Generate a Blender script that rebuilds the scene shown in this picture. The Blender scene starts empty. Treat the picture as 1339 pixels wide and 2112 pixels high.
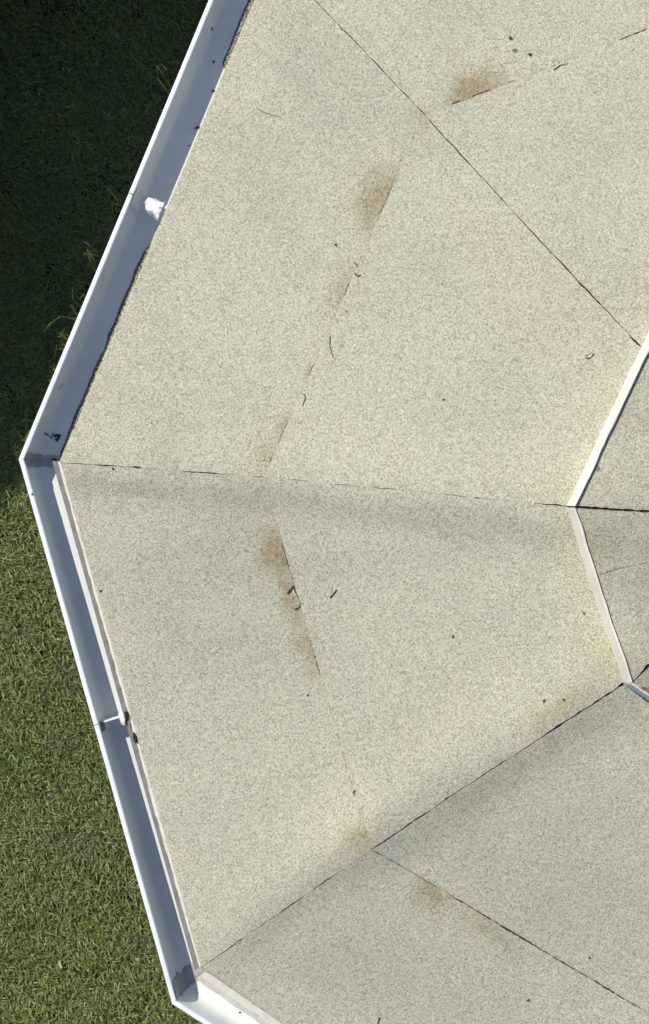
import bpy, math, random
import numpy as np
from mathutils import Vector, Matrix
from mathutils.bvhtree import BVHTree

random.seed(7)
RNG = np.random.default_rng(11)
scene = bpy.context.scene
COL = scene.collection

# ------------------------------------------------------------------ camera
CAM_Z, EAVE = 6.8, 2.30            # camera height, eave height (m)
D0 = CAM_Z - EAVE
S = 0.0014                         # metres per photo pixel at eave level
PW, PH = 1339.0, 2112.0
cam = bpy.data.cameras.new('camera')
cam.sensor_fit = 'VERTICAL'
cam.sensor_height = 24.0
cam.lens = 24.0 * D0 / (PH * S)
cam.clip_start = 0.05
cam.clip_end = 1000.0
cam_o = bpy.data.objects.new('camera', cam)
cam_o.location = (0, 0, CAM_Z)
COL.objects.link(cam_o)
scene.camera = cam_o

# ------------------------------------------------------------------ sky and sun
SUN_EL = math.radians(42.0)
SUN_H = Vector((-0.70, 0.714, 0)).normalized()        # horizontal direction towards the sun
SUN_V = Vector((SUN_H.x * math.cos(SUN_EL), SUN_H.y * math.cos(SUN_EL), math.sin(SUN_EL)))
world = bpy.data.worlds.new('World')
scene.world = world
world.use_nodes = True
wn = world.node_tree
bg = wn.nodes['Background']
sky = wn.nodes.new('ShaderNodeTexSky')
sky.sky_type = 'NISHITA'
sky.sun_disc = False
sky.ozone_density = 1.0
sky.dust_density = 0.4
sky.sun_elevation = SUN_EL
sky.sun_rotation = math.atan2(SUN_H.x, SUN_H.y) % (2 * math.pi)
wn.links.new(sky.outputs[0], bg.inputs[0])
bg.inputs[1].default_value = 0.106
sun = bpy.data.lights.new('sun', 'SUN')
sun.energy = 4.15
sun.angle = math.radians(0.53)
sun.color = (1.0, 0.94, 0.855)
sun_o = bpy.data.objects.new('sun', sun)
sun_o.rotation_euler = SUN_V.to_track_quat('Z', 'Y').to_euler()
sun_o.location = (-6, 6, 8)
COL.objects.link(sun_o)
vs = scene.view_settings
vs.view_transform = 'Standard'
vs.look = 'None'
vs.exposure = 0.12
vs.gamma = 1.0


# ------------------------------------------------------------------ helpers
def P(px, py, z=EAVE):
    """the point at height z that the photograph shows at (px, py)"""
    k = S * (CAM_Z - z) / D0
    return Vector(((px - PW / 2) * k, (PH / 2 - py) * k, z))


def hash2(ix, iy, seed):
    h = np.sin(ix * 127.1 + iy * 311.7 + seed * 74.7) * 43758.5453
    return h - np.floor(h)


def vnoise(x, y, seed=0.0):
    x = np.asarray(x, float); y = np.asarray(y, float)
    ix, iy = np.floor(x), np.floor(y)
    fx, fy = x - ix, y - iy
    ux, uy = fx * fx * (3 - 2 * fx), fy * fy * (3 - 2 * fy)
    a, b = hash2(ix, iy, seed), hash2(ix + 1, iy, seed)
    c, d = hash2(ix, iy + 1, seed), hash2(ix + 1, iy + 1, seed)
    return (a + (b - a) * ux) * (1 - uy) + (c + (d - c) * ux) * uy      # 0..1


def fbm(x, y, seed=0.0, n=3):
    v, a, t = 0.0, 1.0, 0.0
    for k in range(n):
        v = v + a * vnoise(np.asarray(x) * 2 ** k, np.asarray(y) * 2 ** k, seed + k * 3.1)
        t += a
        a *= 0.5
    return v / t


def node_mat(name):
    m = bpy.data.materials.new(name)
    m.use_nodes = True
    nt = m.node_tree
    return m, nt, nt.nodes['Principled BSDF']


def link(nt, a, b):
    nt.links.new(a, b)


def add(nt, typ, **kw):
    n = nt.nodes.new(typ)
    for k, v in kw.items():
        setattr(n, k, v)
    return n


def ramp(nt, stops, interp='LINEAR'):
    r = nt.nodes.new('ShaderNodeValToRGB')
    cr = r.color_ramp
    cr.interpolation = interp
    while len(cr.elements) > 1:
        cr.elements.remove(cr.elements[0])
    cr.elements[0].position = stops[0][0]
    cr.elements[0].color = (*stops[0][1], 1)
    for p, c in stops[1:]:
        e = cr.elements.new(p)
        e.color = (*c, 1)
    return r


def mixc(nt, fac, a, b, blend='MIX'):
    m = nt.nodes.new('ShaderNodeMix')
    m.data_type = 'RGBA'
    m.blend_type = blend
    for sock, v in ((m.inputs[0], fac), (m.inputs[6], a), (m.inputs[7], b)):
        if isinstance(v, bpy.types.NodeSocket):
            nt.links.new(v, sock)
        elif isinstance(v, (int, float)):
            sock.default_value = v
        else:
            sock.default_value = (*v, 1)
    return m.outputs[2]


def noise(nt, vec, scale, detail=3, rough=0.55):
    n = nt.nodes.new('ShaderNodeTexNoise')
    n.inputs['Scale'].default_value = scale
    n.inputs['Detail'].default_value = detail
    n.inputs['Roughness'].default_value = rough
    nt.links.new(vec, n.inputs['Vector'])
    return n


def maprange(nt, v, a, b, c=0.0, d=1.0):
    n = nt.nodes.new('ShaderNodeMapRange')
    n.inputs[1].default_value, n.inputs[2].default_value = a, b
    n.inputs[3].default_value, n.inputs[4].default_value = c, d
    nt.links.new(v, n.inputs[0])
    return n.outputs[0]


def bump(nt, h, strength, dist, bsdf):
    b = nt.nodes.new('ShaderNodeBump')
    b.inputs['Strength'].default_value = strength
    b.inputs['Distance'].default_value = dist
    nt.links.new(h, b.inputs['Height'])
    nt.links.new(b.outputs[0], bsdf.inputs['Normal'])
    return b


# ------------------------------------------------------------------ materials
def mat_felt():
    m, nt, bs = node_mat('mineral_felt')
    tc = add(nt, 'ShaderNodeTexCoord').outputs['Object']
    vo = add(nt, 'ShaderNodeTexVoronoi')
    vo.inputs['Scale'].default_value = 300
    vo.inputs['Randomness'].default_value = 1.0
    link(nt, tc, vo.inputs['Vector'])
    sep = add(nt, 'ShaderNodeSeparateColor')
    link(nt, vo.outputs['Color'], sep.inputs[0])
    gr = ramp(nt, [(0.0, (0.11, 0.098, 0.072)), (0.16, (0.29, 0.268, 0.203)), (0.42, (0.540, 0.512, 0.390)),
                   (0.78, (0.715, 0.685, 0.538)), (1.0, (0.87, 0.84, 0.685))])
    link(nt, sep.outputs[0], gr.inputs[0])
    col = gr.outputs[0]
    # finer grit
    n2 = noise(nt, tc, 520, 2)
    col = mixc(nt, 0.55, col, mixc(nt, maprange(nt, n2.outputs[0], 0.35, 0.65), (0.25, 0.236, 0.165), (0.85, 0.815, 0.62)))
    # large, faint weathering
    n3 = noise(nt, tc, 3.2, 4)
    col = mixc(nt, maprange(nt, n3.outputs[0], 0.42, 0.72, 0.0, 0.42), col, mixc(nt, 1.0, col, (0.80, 0.80, 0.82), 'MULTIPLY'))
    n4 = noise(nt, tc, 9.0, 3)
    col = mixc(nt, maprange(nt, n4.outputs[0], 0.5, 0.8, 0.0, 0.16), col, (0.56, 0.53, 0.42))
    # stains carried on the sheets (rust-brown silt, yellow lichen, grey dirt with shade painted in below the hips)
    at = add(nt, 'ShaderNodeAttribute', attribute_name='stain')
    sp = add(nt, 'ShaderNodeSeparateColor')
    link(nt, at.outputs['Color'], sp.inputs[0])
    nb = noise(nt, tc, 60, 3)
    brk = maprange(nt, nb.outputs[0], 0.3, 0.7, 0.65, 1.25)

    def f(sock):
        mm = add(nt, 'ShaderNodeMath', operation='MULTIPLY', use_clamp=True)
        link(nt, sock, mm.inputs[0]); link(nt, brk, mm.inputs[1])
        return mm.outputs[0]
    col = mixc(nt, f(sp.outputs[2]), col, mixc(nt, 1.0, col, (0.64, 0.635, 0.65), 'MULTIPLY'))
    col = mixc(nt, f(sp.outputs[1]), col, mixc(nt, 1.0, col, (0.93, 0.86, 0.68), 'MULTIPLY'))
    col = mixc(nt, f(sp.outputs[0]), col, mixc(nt, 1.0, col, (0.66, 0.55, 0.42), 'MULTIPLY'))
    link(nt, col, bs.inputs['Base Color'])
    bs.inputs['Roughness'].default_value = 0.95
    bs.inputs['Specular IOR Level'].default_value = 0.2
    h = add(nt, 'ShaderNodeMath', operation='ADD')
    link(nt, sep.outputs[1], h.inputs[0]); link(nt, n2.outputs[0], h.inputs[1])
    bump(nt, h.outputs[0], 0.75, 0.0026, bs)
    return m


def mat_plain(name, c1, c2, scale, rough=0.6, spec=0.4, bumpd=0.0, rng=(0.35, 0.7)):
    m, nt, bs = node_mat(name)
    tc = add(nt, 'ShaderNodeTexCoord').outputs['Object']
    n = noise(nt, tc, scale, 4)
    link(nt, mixc(nt, maprange(nt, n.outputs[0], *rng), c1, c2), bs.inputs['Base Color'])
    bs.inputs['Roughness'].default_value = rough
    bs.inputs['Specular IOR Level'].default_value = spec
    if bumpd:
        bump(nt, n.outputs[0], 0.6, bumpd, bs)
    return m


def mat_pvc():
    m, nt, bs = node_mat('white_gutter_plastic')
    tc = add(nt, 'ShaderNodeTexCoord').outputs['Object']
    n = noise(nt, tc, 7, 5)
    col = mixc(nt, maprange(nt, n.outputs[0], 0.45, 0.75, 0.0, 0.55), (0.85, 0.875, 0.855), (0.69, 0.71, 0.67))
    n2 = noise(nt, tc, 150, 3, 0.7)
    col = mixc(nt, maprange(nt, n2.outputs[0], 0.66, 0.76, 0.0, 0.35), col, (0.40, 0.38, 0.33))
    at = add(nt, 'ShaderNodeAttribute', attribute_name='grime')
    ng = noise(nt, tc, 28, 4)
    gm = add(nt, 'ShaderNodeMath', operation='MULTIPLY', use_clamp=True)
    link(nt, at.outputs['Fac'], gm.inputs[0]); link(nt, maprange(nt, ng.outputs[0], 0.3, 0.7, 0.75, 1.15), gm.inputs[1])
    col = mixc(nt, gm.outputs[0], col, (0.36, 0.355, 0.325))
    link(nt, col, bs.inputs['Base Color'])
    link(nt, maprange(nt, n.outputs[0], 0.3, 0.7, 0.28, 0.5), bs.inputs['Roughness'])
    return m


def mat_grass():
    m, nt, bs = node_mat('grass_blades')
    tc = add(nt, 'ShaderNodeTexCoord').outputs['Object']
    at = add(nt, 'ShaderNodeAttribute', attribute_name='tint')
    g = ramp(nt, [(0.0, (0.095, 0.135, 0.045)), (0.35, (0.195, 0.245, 0.080)), (0.7, (0.320, 0.355, 0.140)),
                  (0.9, (0.38, 0.42, 0.20)), (1.0, (0.50, 0.49, 0.29))])
    link(nt, at.outputs['Fac'], g.inputs[0])
    n = noise(nt, tc, 3.0, 3)
    col = mixc(nt, maprange(nt, n.outputs[0], 0.45, 0.75, 0.0, 0.45), g.outputs[0], (0.35, 0.34, 0.085))
    n2 = noise(nt, tc, 4.6, 3)
    col = mixc(nt, maprange(nt, n2.outputs[0], 0.52, 0.75, 0.0, 0.5), col, (0.190, 0.235, 0.130))
    link(nt, col, bs.inputs['Base Color'])
    bs.inputs['Roughness'].default_value = 0.55
    bs.inputs['Specular IOR Level'].default_value = 0.25
    tr = add(nt, 'ShaderNodeBsdfTranslucent')
    link(nt, col, tr.inputs['Color'])
    mx = add(nt, 'ShaderNodeMixShader')
    mx.inputs[0].default_value = 0.20
    link(nt, bs.outputs[0], mx.inputs[1]); link(nt, tr.outputs[0], mx.inputs[2])
    link(nt, mx.outputs[0], nt.nodes['Material Output'].inputs[0])
    return m


M = {
    'felt': mat_felt(),
    'bitumen': mat_plain('bitumen', (0.026, 0.023, 0.019), (0.075, 0.066, 0.054), 90, 0.7, 0.3, 0.001),
    'pvc': mat_pvc(),
    'trim': mat_plain('white_trim_plastic', (0.80, 0.775, 0.70), (0.70, 0.67, 0.58), 12, 0.4, 0.4),
    'cream': mat_plain('cream_flashing', (0.72, 0.69, 0.58), (0.52, 0.48, 0.38), 45, 0.6, 0.3, 0.0008, (0.5, 0.8)),
    'greymetal': mat_plain('grey_drip_metal', (0.25, 0.24, 0.22), (0.17, 0.165, 0.15), 30, 0.55, 0.4),
    'sealant': mat_plain('grey_sealant', (0.46, 0.46, 0.45), (0.36, 0.36, 0.35), 35, 0.5, 0.4, 0.0006),
    'sediment': mat_plain('washed_granules', (0.38, 0.36, 0.31), (0.06, 0.055, 0.05), 190, 0.95, 0.1, 0.002, (0.4, 0.6)),
    'rubber': mat_plain('black_rubber', (0.02, 0.02, 0.019), (0.05, 0.05, 0.047), 60, 0.6, 0.3, 0.001),
    'scrap': mat_plain('white_scrap', (0.84, 0.84, 0.84), (0.74, 0.74, 0.74), 30, 0.5, 0.3),
    'twig': mat_plain('dark_twig', (0.045, 0.036, 0.026), (0.11, 0.09, 0.065), 160, 0.85, 0.2),
    'wetleaf': mat_plain('wet_black_leaf', (0.010, 0.010, 0.009), (0.03, 0.027, 0.02), 160, 0.5, 0.4),
    'dryleaf': mat_plain('dry_leaf', (0.30, 0.17, 0.09), (0.20, 0.10, 0.05), 90, 0.8, 0.2),
    'paleleaf': mat_plain('bleached_leaf', (0.62, 0.58, 0.46), (0.48, 0.44, 0.33), 120, 0.7, 0.2),
    'greyleaf': mat_plain('grey_moss', (0.16, 0.155, 0.12), (0.27, 0.26, 0.20), 300, 0.95, 0.1, 0.001),
    'wood': mat_plain('painted_timber', (0.70, 0.69, 0.65), (0.60, 0.59, 0.54), 25, 0.6, 0.3),
    'concrete': mat_plain('concrete', (0.34, 0.33, 0.31), (0.25, 0.245, 0.23), 14, 0.9, 0.2, 0.003),
    'soil': mat_plain('lawn_soil', (0.026, 0.030, 0.012), (0.045, 0.048, 0.02), 24, 0.95, 0.1, 0.01),
    'grass': mat_grass(),
    'hedge': mat_plain('hedge_leaves', (0.035, 0.065, 0.018), (0.07, 0.11, 0.03), 6, 0.55, 0.3),
    'hedgecore': mat_plain('hedge_inside', (0.02, 0.022, 0.012), (0.035, 0.035, 0.02), 6, 0.9, 0.1),
}


def mesh_obj(name, V, F, mat, parent=None, origin=(0, 0, 0), smooth=False, mats=None, fmat=None):
    me = bpy.data.meshes.new(name)
    o3 = Vector(origin)
    me.from_pydata([tuple(Vector(v) - o3) for v in V], [], [tuple(f) for f in F])
    for mm in (mats or [mat]):
        me.materials.append(mm)
    if fmat is not None:
        me.polygons.foreach_set('material_index', fmat)
    if smooth:
        me.polygons.foreach_set('use_smooth', [True] * len(F))
    me.update()
    o = bpy.data.objects.new(name, me)
    COL.objects.link(o)
    o.location = o3
    if parent is not None:
        o.parent = parent
        o.location = o3 - world_loc(parent)
    return o


def world_loc(o):
    v = Vector(o.location)
    while o.parent:
        o = o.parent
        v += Vector(o.location)
    return v


def tag(o, label=None, cat=None, group=None, kind=None):
    if label: o['label'] = label
    if cat: o['category'] = cat
    if group: o['group'] = group
    if kind: o['kind'] = kind
    return o


def box_vf(x0, x1, y0, y1, z0, z1):
    V = [(x0, y0, z0), (x1, y0, z0), (x1, y1, z0), (x0, y1, z0), (x0, y0, z1), (x1, y0, z1), (x1, y1, z1), (x0, y1, z1)]
    F = [(0, 3, 2, 1), (4, 5, 6, 7), (0, 1, 5, 4), (1, 2, 6, 5), (2, 3, 7, 6), (3, 0, 4, 7)]
    return V, F


# ------------------------------------------------------------------ plan of the octagon
APEX_XY = Vector((1.229, -0.018))
ANG = [130.3, 175.2, 219.3, 264, 309, 354, 39, 85]        # corner bearings from the centre
Z_LAP, Z_TRIM, UP = 2.395, 2.525, 0.052                    # heights up the slope; the upper tier's step


def ring(seen, r, z):
    """eight corners; the ones in the photo are measured, the rest follow the regular plan"""
    out = []
    for i, a in enumerate(ANG):
        if i in seen:
            out.append(P(*seen[i], z))
        else:
            out.append(Vector((APEX_XY.x + r * math.cos(math.radians(a)), APEX_XY.y + r * math.sin(math.radians(a)), z)))
    return out


R_EAVE = ring({0: (564, -92), 1: (124, 952), 2: (414, 1996), 3: (1380, 2660)}, 2.07, EAVE + 0.012)
R_LAP = ring({7: (1655, -62), 0: (875, 240), 1: (545, 985), 2: (765, 1745), 3: (1405, 2128)}, 1.47, Z_LAP)
R_TRIM = ring({0: (1352, 655), 1: (1167, 1045), 2: (1284, 1408), 3: (1480, 1540)}, 0.62, Z_TRIM)
LIP = ring({0: (492, -150), 1: (38, 946), 2: (355, 2072), 3: (1338, 2706)}, 2.07 + 0.116, EAVE)
APEX = Vector((APEX_XY.x, APEX_XY.y, Z_TRIM + UP + 0.10))

def outward(a, b):
    d = (b - a); d.z = 0; d.normalize()
    n = Vector((d.y, -d.x, 0))
    mid = (a + b) / 2
    if n.dot(Vector((mid.x - APEX_XY.x, mid.y - APEX_XY.y, 0))) < 0:
        n = -n
    return d, n


def offset_ring(R, off):
    """corners of the polygon moved outwards by off (a value, or one for each side)"""
    offs = off if isinstance(off, (list, tuple)) else [off] * 8
    out = []
    for i in range(8):
        h = (i - 1) % 8
        d1, n1 = outward(R[h], R[i]); d2, n2 = outward(R[i], R[(i + 1) % 8])
        p1 = R[i] + n1 * offs[h]; p2 = R[i] + n2 * offs[i]
        den = d1.x * d2.y - d1.y * d2.x
        t = ((p2.x - p1.x) * d2.y - (p2.y - p1.y) * d2.x) / den
        out.append(Vector((p1.x + d1.x * t, p1.y + d1.y * t, R[i].z)))
    return out


# swells of the felt over the boards: (from px, to px, half width px, height m)
SWELL = [((90, 940), (545, 975), 75, 0.010), ((500, 985), (1190, 1035), 95, 0.016),
         ((300, 1120), (1150, 1230), 70, 0.004),
         ((440, 1960), (770, 1715), 75, 0.013), ((760, 1715), (1260, 1355), 95, 0.017),
         ((640, 0), (1320, 700), 80, 0.006),
         ((520, 2020), (900, 1830), 70, 0.004), ((980, 1720), (1339, 1560), 80, 0.004)]


def swell(x, y):
    x = np.asarray(x, float); y = np.asarray(y, float)
    k = S * (CAM_Z - 2.41) / D0
    px, py = x / k + PW / 2, PH / 2 - y / k
    h = np.zeros_like(x)
    for (ax, ay), (bx, by), w, a in SWELL:
        dx, dy = bx - ax, by - ay
        L2 = dx * dx + dy * dy
        t = np.clip(((px - ax) * dx + (py - ay) * dy) / L2, 0, 1)
        d = np.hypot(px - ax - t * dx, py - ay - t * dy)
        wob = 0.75 + 0.5 * vnoise(px / 170, py / 170, ax)
        h += a * wob * np.exp(-(d / w) ** 2)
    h += 0.0045 * (fbm(x * 3.1, y * 3.1, 5.0) - 0.5)
    h += 0.0014 * (fbm(x * 11, y * 11, 9.0) - 0.5)
    return h


# stains (photo px, radii, bearing deg, strength, channel 0 brown / 1 yellow / 2 grey dirt plus painted shade bands along the hips)
STAINS_SHADE = [(984, 188, 60, 42, -20, 1.0, 0), (1005, 150, 26, 30, 0, 0.3, 0), (788, 410, 66, 50, -65, 0.9, 0), (712, 605, 50, 38, -62, 0.6, 0),
          (640, 770, 32, 14, -65, 0.35, 0), (588, 875, 34, 20, -65, 0.5, 0), (550, 945, 30, 20, -65, 0.55, 0),
          (572, 1140, 44, 36, 70, 1.0, 0), (598, 1235, 75, 18, 72, 0.75, 0), (640, 1345, 60, 24, 72, 0.6, 0),
          (738, 1722, 34, 30, 40, 0.45, 0), (730, 1725, 40, 34, 40, 0.7, 1), (888, 1850, 44, 34, 30, 0.75, 0),
          (1000, 1920, 80, 26, 32, 0.5, 0), (866, 243, 26, 20, 40, 0.35, 0), (850, 1500, 300, 60, -37, 0.12, 1),
          (1250, 850, 30, 40, 0, 0.5, 1), (1150, 1005, 60, 28, 5, 0.5, 1), (1180, 1175, 40, 70, -15, 0.5, 1),
          (1235, 1340, 40, 60, -20, 0.75, 1), (1140, 1450, 80, 26, -35, 0.55, 1), (1130, 1460, 60, 16, -35, 0.3, 0),
          (1325, 1480, 40, 50, 0, 0.5, 1), (1330, 610, 40, 60, 0, 0.4, 1), (1100, 600, 200, 120, 40, 0.15, 1),
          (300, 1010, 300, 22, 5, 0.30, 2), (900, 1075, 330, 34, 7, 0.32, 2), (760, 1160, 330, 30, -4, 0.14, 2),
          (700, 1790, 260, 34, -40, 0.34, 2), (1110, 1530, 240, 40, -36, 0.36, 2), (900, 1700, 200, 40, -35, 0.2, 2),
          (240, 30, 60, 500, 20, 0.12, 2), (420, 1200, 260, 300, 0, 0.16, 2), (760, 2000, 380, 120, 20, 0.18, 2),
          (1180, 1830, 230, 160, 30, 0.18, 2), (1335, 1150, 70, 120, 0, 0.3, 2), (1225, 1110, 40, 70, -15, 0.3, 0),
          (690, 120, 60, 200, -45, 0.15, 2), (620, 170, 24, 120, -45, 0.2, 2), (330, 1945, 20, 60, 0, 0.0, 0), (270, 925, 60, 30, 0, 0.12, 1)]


def stain_shade_rgb(x, y, sheet):
    k = S * (CAM_Z - 2.41) / D0
    px, py = x / k + PW / 2, PH / 2 - y / k
    out = np.zeros((len(x), 4)); out[:, 3] = 1
    wx = px + 26 * (vnoise(px / 34, py / 34, 1) - 0.5)
    wy = py + 26 * (vnoise(px / 34, py / 34, 2) - 0.5)
    for cx, cy, ra, rb, ang, a, ch in STAINS_SHADE:
        if ch == 0 and sheet == 'inner' and 500 < cx < 1020 and cy != 243:
            a = a * 0.06
        c, s = math.cos(math.radians(ang)), math.sin(math.radians(ang))
        dx, dy = wx - cx, wy - cy
        u, v = dx * c + dy * s, -dx * s + dy * c
        g = a * np.exp(-((u / ra) ** 2 + (v / rb) ** 2) ** 1.25)
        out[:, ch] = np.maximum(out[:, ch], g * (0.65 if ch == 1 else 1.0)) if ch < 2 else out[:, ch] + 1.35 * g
    if sheet == 'upper':
        out[:, 2] += 0.15 + 0.35 * fbm(px / 60, py / 60, 44.0)
    return np.clip(out, 0, 1)


# ------------------------------------------------------------------ the pavilion
BASE = Vector((APEX_XY.x, APEX_XY.y, 0))
pav = bpy.data.objects.new('octagonal_pavilion', None)
pav.location = BASE
pav.empty_display_size = 0.3
COL.objects.link(pav)
tag(pav, 'octagonal two-tier pavilion roof of pale mineral felt with white gutters', 'pavilion')
SOLID = []           # (verts, faces) for dropping debris on


def quad_pt(c, s, t):
    """bilinear: c = outer a, outer b, inner b, inner a"""
    a, b, d, e = [np.array(v) for v in c]
    s = np.asarray(s)[..., None]; t = np.asarray(t)[..., None]
    return (a * (1 - s) + b * s) * (1 - t) + (e * (1 - s) + d * s) * t


def gap_hip(h, r, wmin, wmax, seed, tier=0, corner=None):
    """width of the open joint down a hip, and its wander; r in metres along the hip"""
    n = fbm(r * 16, np.zeros_like(r) + h * 7.3, seed)
    n2 = vnoise(r * 75, np.zeros_like(r) + h * 3.1, seed + 4)
    g = wmin + (wmax - wmin) * np.clip((n - 0.40) * 3.2, 0, 1)
    n3 = vnoise(r * 140, np.zeros_like(r) + h * 5.7, seed + 9)
    g = g * (0.3 + 0.8 * n2 + 0.7 * n3)
    for hh, tr, px, py, half, extra in OPEN:
        if hh == h and tr == tier:
            c = P(px, py, (EAVE + 0.05, 2.46, Z_TRIM + UP + 0.02)[tier])
            r0 = (Vector((c.x, c.y)) - Vector((corner.x, corner.y))).length + tier * 0.9
            g = g + extra * (0.2 + 0.8 * n2 + 0.9 * n3) * np.exp(-((r - r0) / half) ** 4)
    wig = 0.012 * (fbm(r * 2.3, np.zeros_like(r) + h, seed + 2) - 0.5) + 0.0022 * (vnoise(r * 38, np.zeros_like(r) + h, seed + 7) - 0.5) + 0.0012 * (vnoise(r * 120, np.zeros_like(r) + h, seed + 8) - 0.5)
    return np.clip(g, 0.0002, None), wig


# where a joint gapes wider: (hip, tier, photo px, half length m, extra width m)
OPEN = [(0, 1, 1310, 706, .022, .0035), (0, 1, 1120, 490, .03, .0012), (1, 1, 1140, 1031, .045, .0026), (1, 1, 986, 1017, .008, .003),
        (1, 0, 206, 958, .012, .003), (1, 0, 276, 961, .010, .004), (1, 0, 420, 970, .06, .0012), (1, 0, 235, 960, .05, .0008), (1, 2, 1260, 1048, .12, .0024),
        (2, 1, 1105, 1460, .05, .0016), (2, 1, 1256, 1370, .012, .004), (2, 1, 1180, 1410, .06, .0012), (2, 2, 1322, 1374, .016, .007), (2, 0, 475, 1955, .05, .0014)]
# hip joints: (outer tier min,max) (inner tier min,max) (upper tier min,max)
HIPG = {0: ((.0016, .0034), (.0018, .0042), (.003, .005)),
        1: ((.0000, .0020), (.0000, .0018), (.0032, .0050)),
        2: ((.0006, .0030), (.0012, .0038), (.002, .004))}


def sheet(c, i, tier, lift, fine, name='felt_sheet'):
    j = (i + 1) % 8
    ns, nt_ = (190, 120) if fine else (36, 10)
    s0 = np.linspace(0, 1, ns); t0 = np.linspace(0, 1, nt_)
    ss, tt = np.meshgrid(s0, t0)
    L_bot = (c[0] - c[1]).length; L_top = (c[3] - c[2]).length
    La = (c[0] - c[3]).length; Lb = (c[1] - c[2]).length
    wlen = L_bot * (1 - tt) + L_top * tt
    ra, rb = tt * La + tier * 0.9, tt * Lb + tier * 0.9
    ga, wa = gap_hip(i, ra, *HIPG.get(i, ((.001, .004),) * 3)[tier], 20, tier, c[0])
    gb, wb = gap_hip(j, rb, *HIPG.get(j, ((.001, .004),) * 3)[tier], 20, tier, c[1])
    lo = (ga / 2 + wa) / np.maximum(wlen, 1e-3)
    hi = 1 - (gb / 2 - wb) / np.maximum(wlen, 1e-3)
    s = lo + (hi - lo) * ss
    # ragged lower edge
    sl = ss * L_bot
    H = (La + Lb) / 2
    rag = 0.0030 * (fbm(sl * 60, sl * 0 + i * 5 + tier, 31) - 0.5) + 0.004 * (fbm(sl * 4, sl * 0 + i * 3 + tier, 37) - 0.5)
    t = tt + (1 - tt) ** 6 * rag / H
    if tier == 0:
        t = t * (1 + 0.03 / H)                    # runs on under the lap above
    p = quad_pt(c, s, t)
    x, y = p[..., 0].ravel(), p[..., 1].ravel()
    z = p[..., 2].ravel() + swell(x, y) + lift
    if tier == 0:
        z -= np.where(tt.ravel() < 0.5 / nt_, 0.004 if i else 0.0005, 0)      # the eave edge droops
    top = np.stack([x, y, z], 1)
    n = ns * nt_
    idx = np.arange(n).reshape(nt_, ns)
    F = [(int(idx[r, q]), int(idx[r, q + 1]), int(idx[r + 1, q + 1]), int(idx[r + 1, q])) for r in range(nt_ - 1) for q in range(ns - 1)]
    nf_top = len(F)
    # cut edges: a skirt of bitumen all round
    loop = list(idx[0, :]) + list(idx[1:, -1]) + list(idx[-1, -2::-1]) + list(idx[-2:0:-1, 0])
    low = top[loop].copy(); low[:, 2] -= 0.0048
    m = len(loop)
    V = np.vstack([top, top[loop], low])
    for q in range(m):
        F.append((n + q, n + m + q, n + m + (q + 1) % m, n + (q + 1) % m))
    me = bpy.data.meshes.new(name)
    me.from_pydata((V - np.array(BASE)).tolist(), [], F)
    me.materials.append(M['felt']); me.materials.append(M['bitumen'])
    mi = np.zeros(len(F), dtype=np.int32); mi[nf_top:] = 1
    me.polygons.foreach_set('material_index', mi)
    sm = np.zeros(len(F), dtype=bool); sm[:nf_top] = True
    me.polygons.foreach_set('use_smooth', sm)
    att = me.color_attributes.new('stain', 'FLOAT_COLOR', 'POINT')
    att.data.foreach_set('color', stain_shade_rgb(V[:, 0], V[:, 1], ['outer', 'inner', 'upper'][tier]).ravel())
    me.update()
    o = bpy.data.objects.new(name, me)
    COL.objects.link(o)
    o.parent = pav
    SOLID.append((V.tolist(), F))
    return o


RINGS_UP = [Vector((p.x, p.y, Z_TRIM + UP)) for p in offset_ring(R_TRIM, -0.0145)]
R_FELT = list(R_TRIM)
R_FELT[0] = P(1322, 718, Z_TRIM)            # the hip meets the trim a little below its corner
SHEETS = {}
for i in range(8):
    j = (i + 1) % 8
    fine = i in (7, 0, 1, 2)
    SHEETS[i, 0] = sheet([R_EAVE[i], R_EAVE[j], R_LAP[j], R_LAP[i]], i, 0, 0.0, fine)
    SHEETS[i, 1] = sheet([R_LAP[i], R_LAP[j], R_FELT[j], R_FELT[i]], i, 1, 0.0042, fine)
    a = [RINGS_UP[i], RINGS_UP[j], APEX.lerp(RINGS_UP[j], 0.02), APEX.lerp(RINGS_UP[i], 0.02)]
    SHEETS[i, 2] = sheet(a, i, 2, 0.0, i in (0, 1))

# boarding below the felt (seen only as black in the joints)
V, F = [], []
for i in range(8):
    j = (i + 1) % 8
    for c in ([R_EAVE[i], R_EAVE[j], R_LAP[j], R_LAP[i]], [R_LAP[i], R_LAP[j], R_FELT[j], R_FELT[i]]):
        ns, nt_ = 60, 30
        ss, tt = np.meshgrid(np.linspace(0, 1, ns), np.linspace(0.012, 1, nt_))
        p = quad_pt(c, ss, tt).reshape(-1, 3)
        p[:, 2] += swell(p[:, 0], p[:, 1]) - 0.0055
        b = len(V)
        V += p.tolist()
        F += [(b + r * ns + q, b + r * ns + q + 1, b + (r + 1) * ns + q + 1, b + (r + 1) * ns + q) for r in range(nt_ - 1) for q in range(ns - 1)]
    c = [RINGS_UP[i], RINGS_UP[j], APEX]
    ns, nt_ = 30, 20
    ss, tt = np.meshgrid(np.linspace(0, 1, ns), np.linspace(0.0, 1, nt_))
    p = quad_pt([c[0], c[1], c[2], c[2]], ss, tt).reshape(-1, 3)
    p[:, 2] += swell(p[:, 0], p[:, 1]) - 0.0055
    b = len(V)
    V += p.tolist()
    F += [(b + r * ns + q, b + r * ns + q + 1, b + (r + 1) * ns + q + 1, b + (r + 1) * ns + q) for r in range(nt_ - 1) for q in range(ns - 1)]
mesh_obj('roof_deck', V, F, M['bitumen'], pav)
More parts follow.
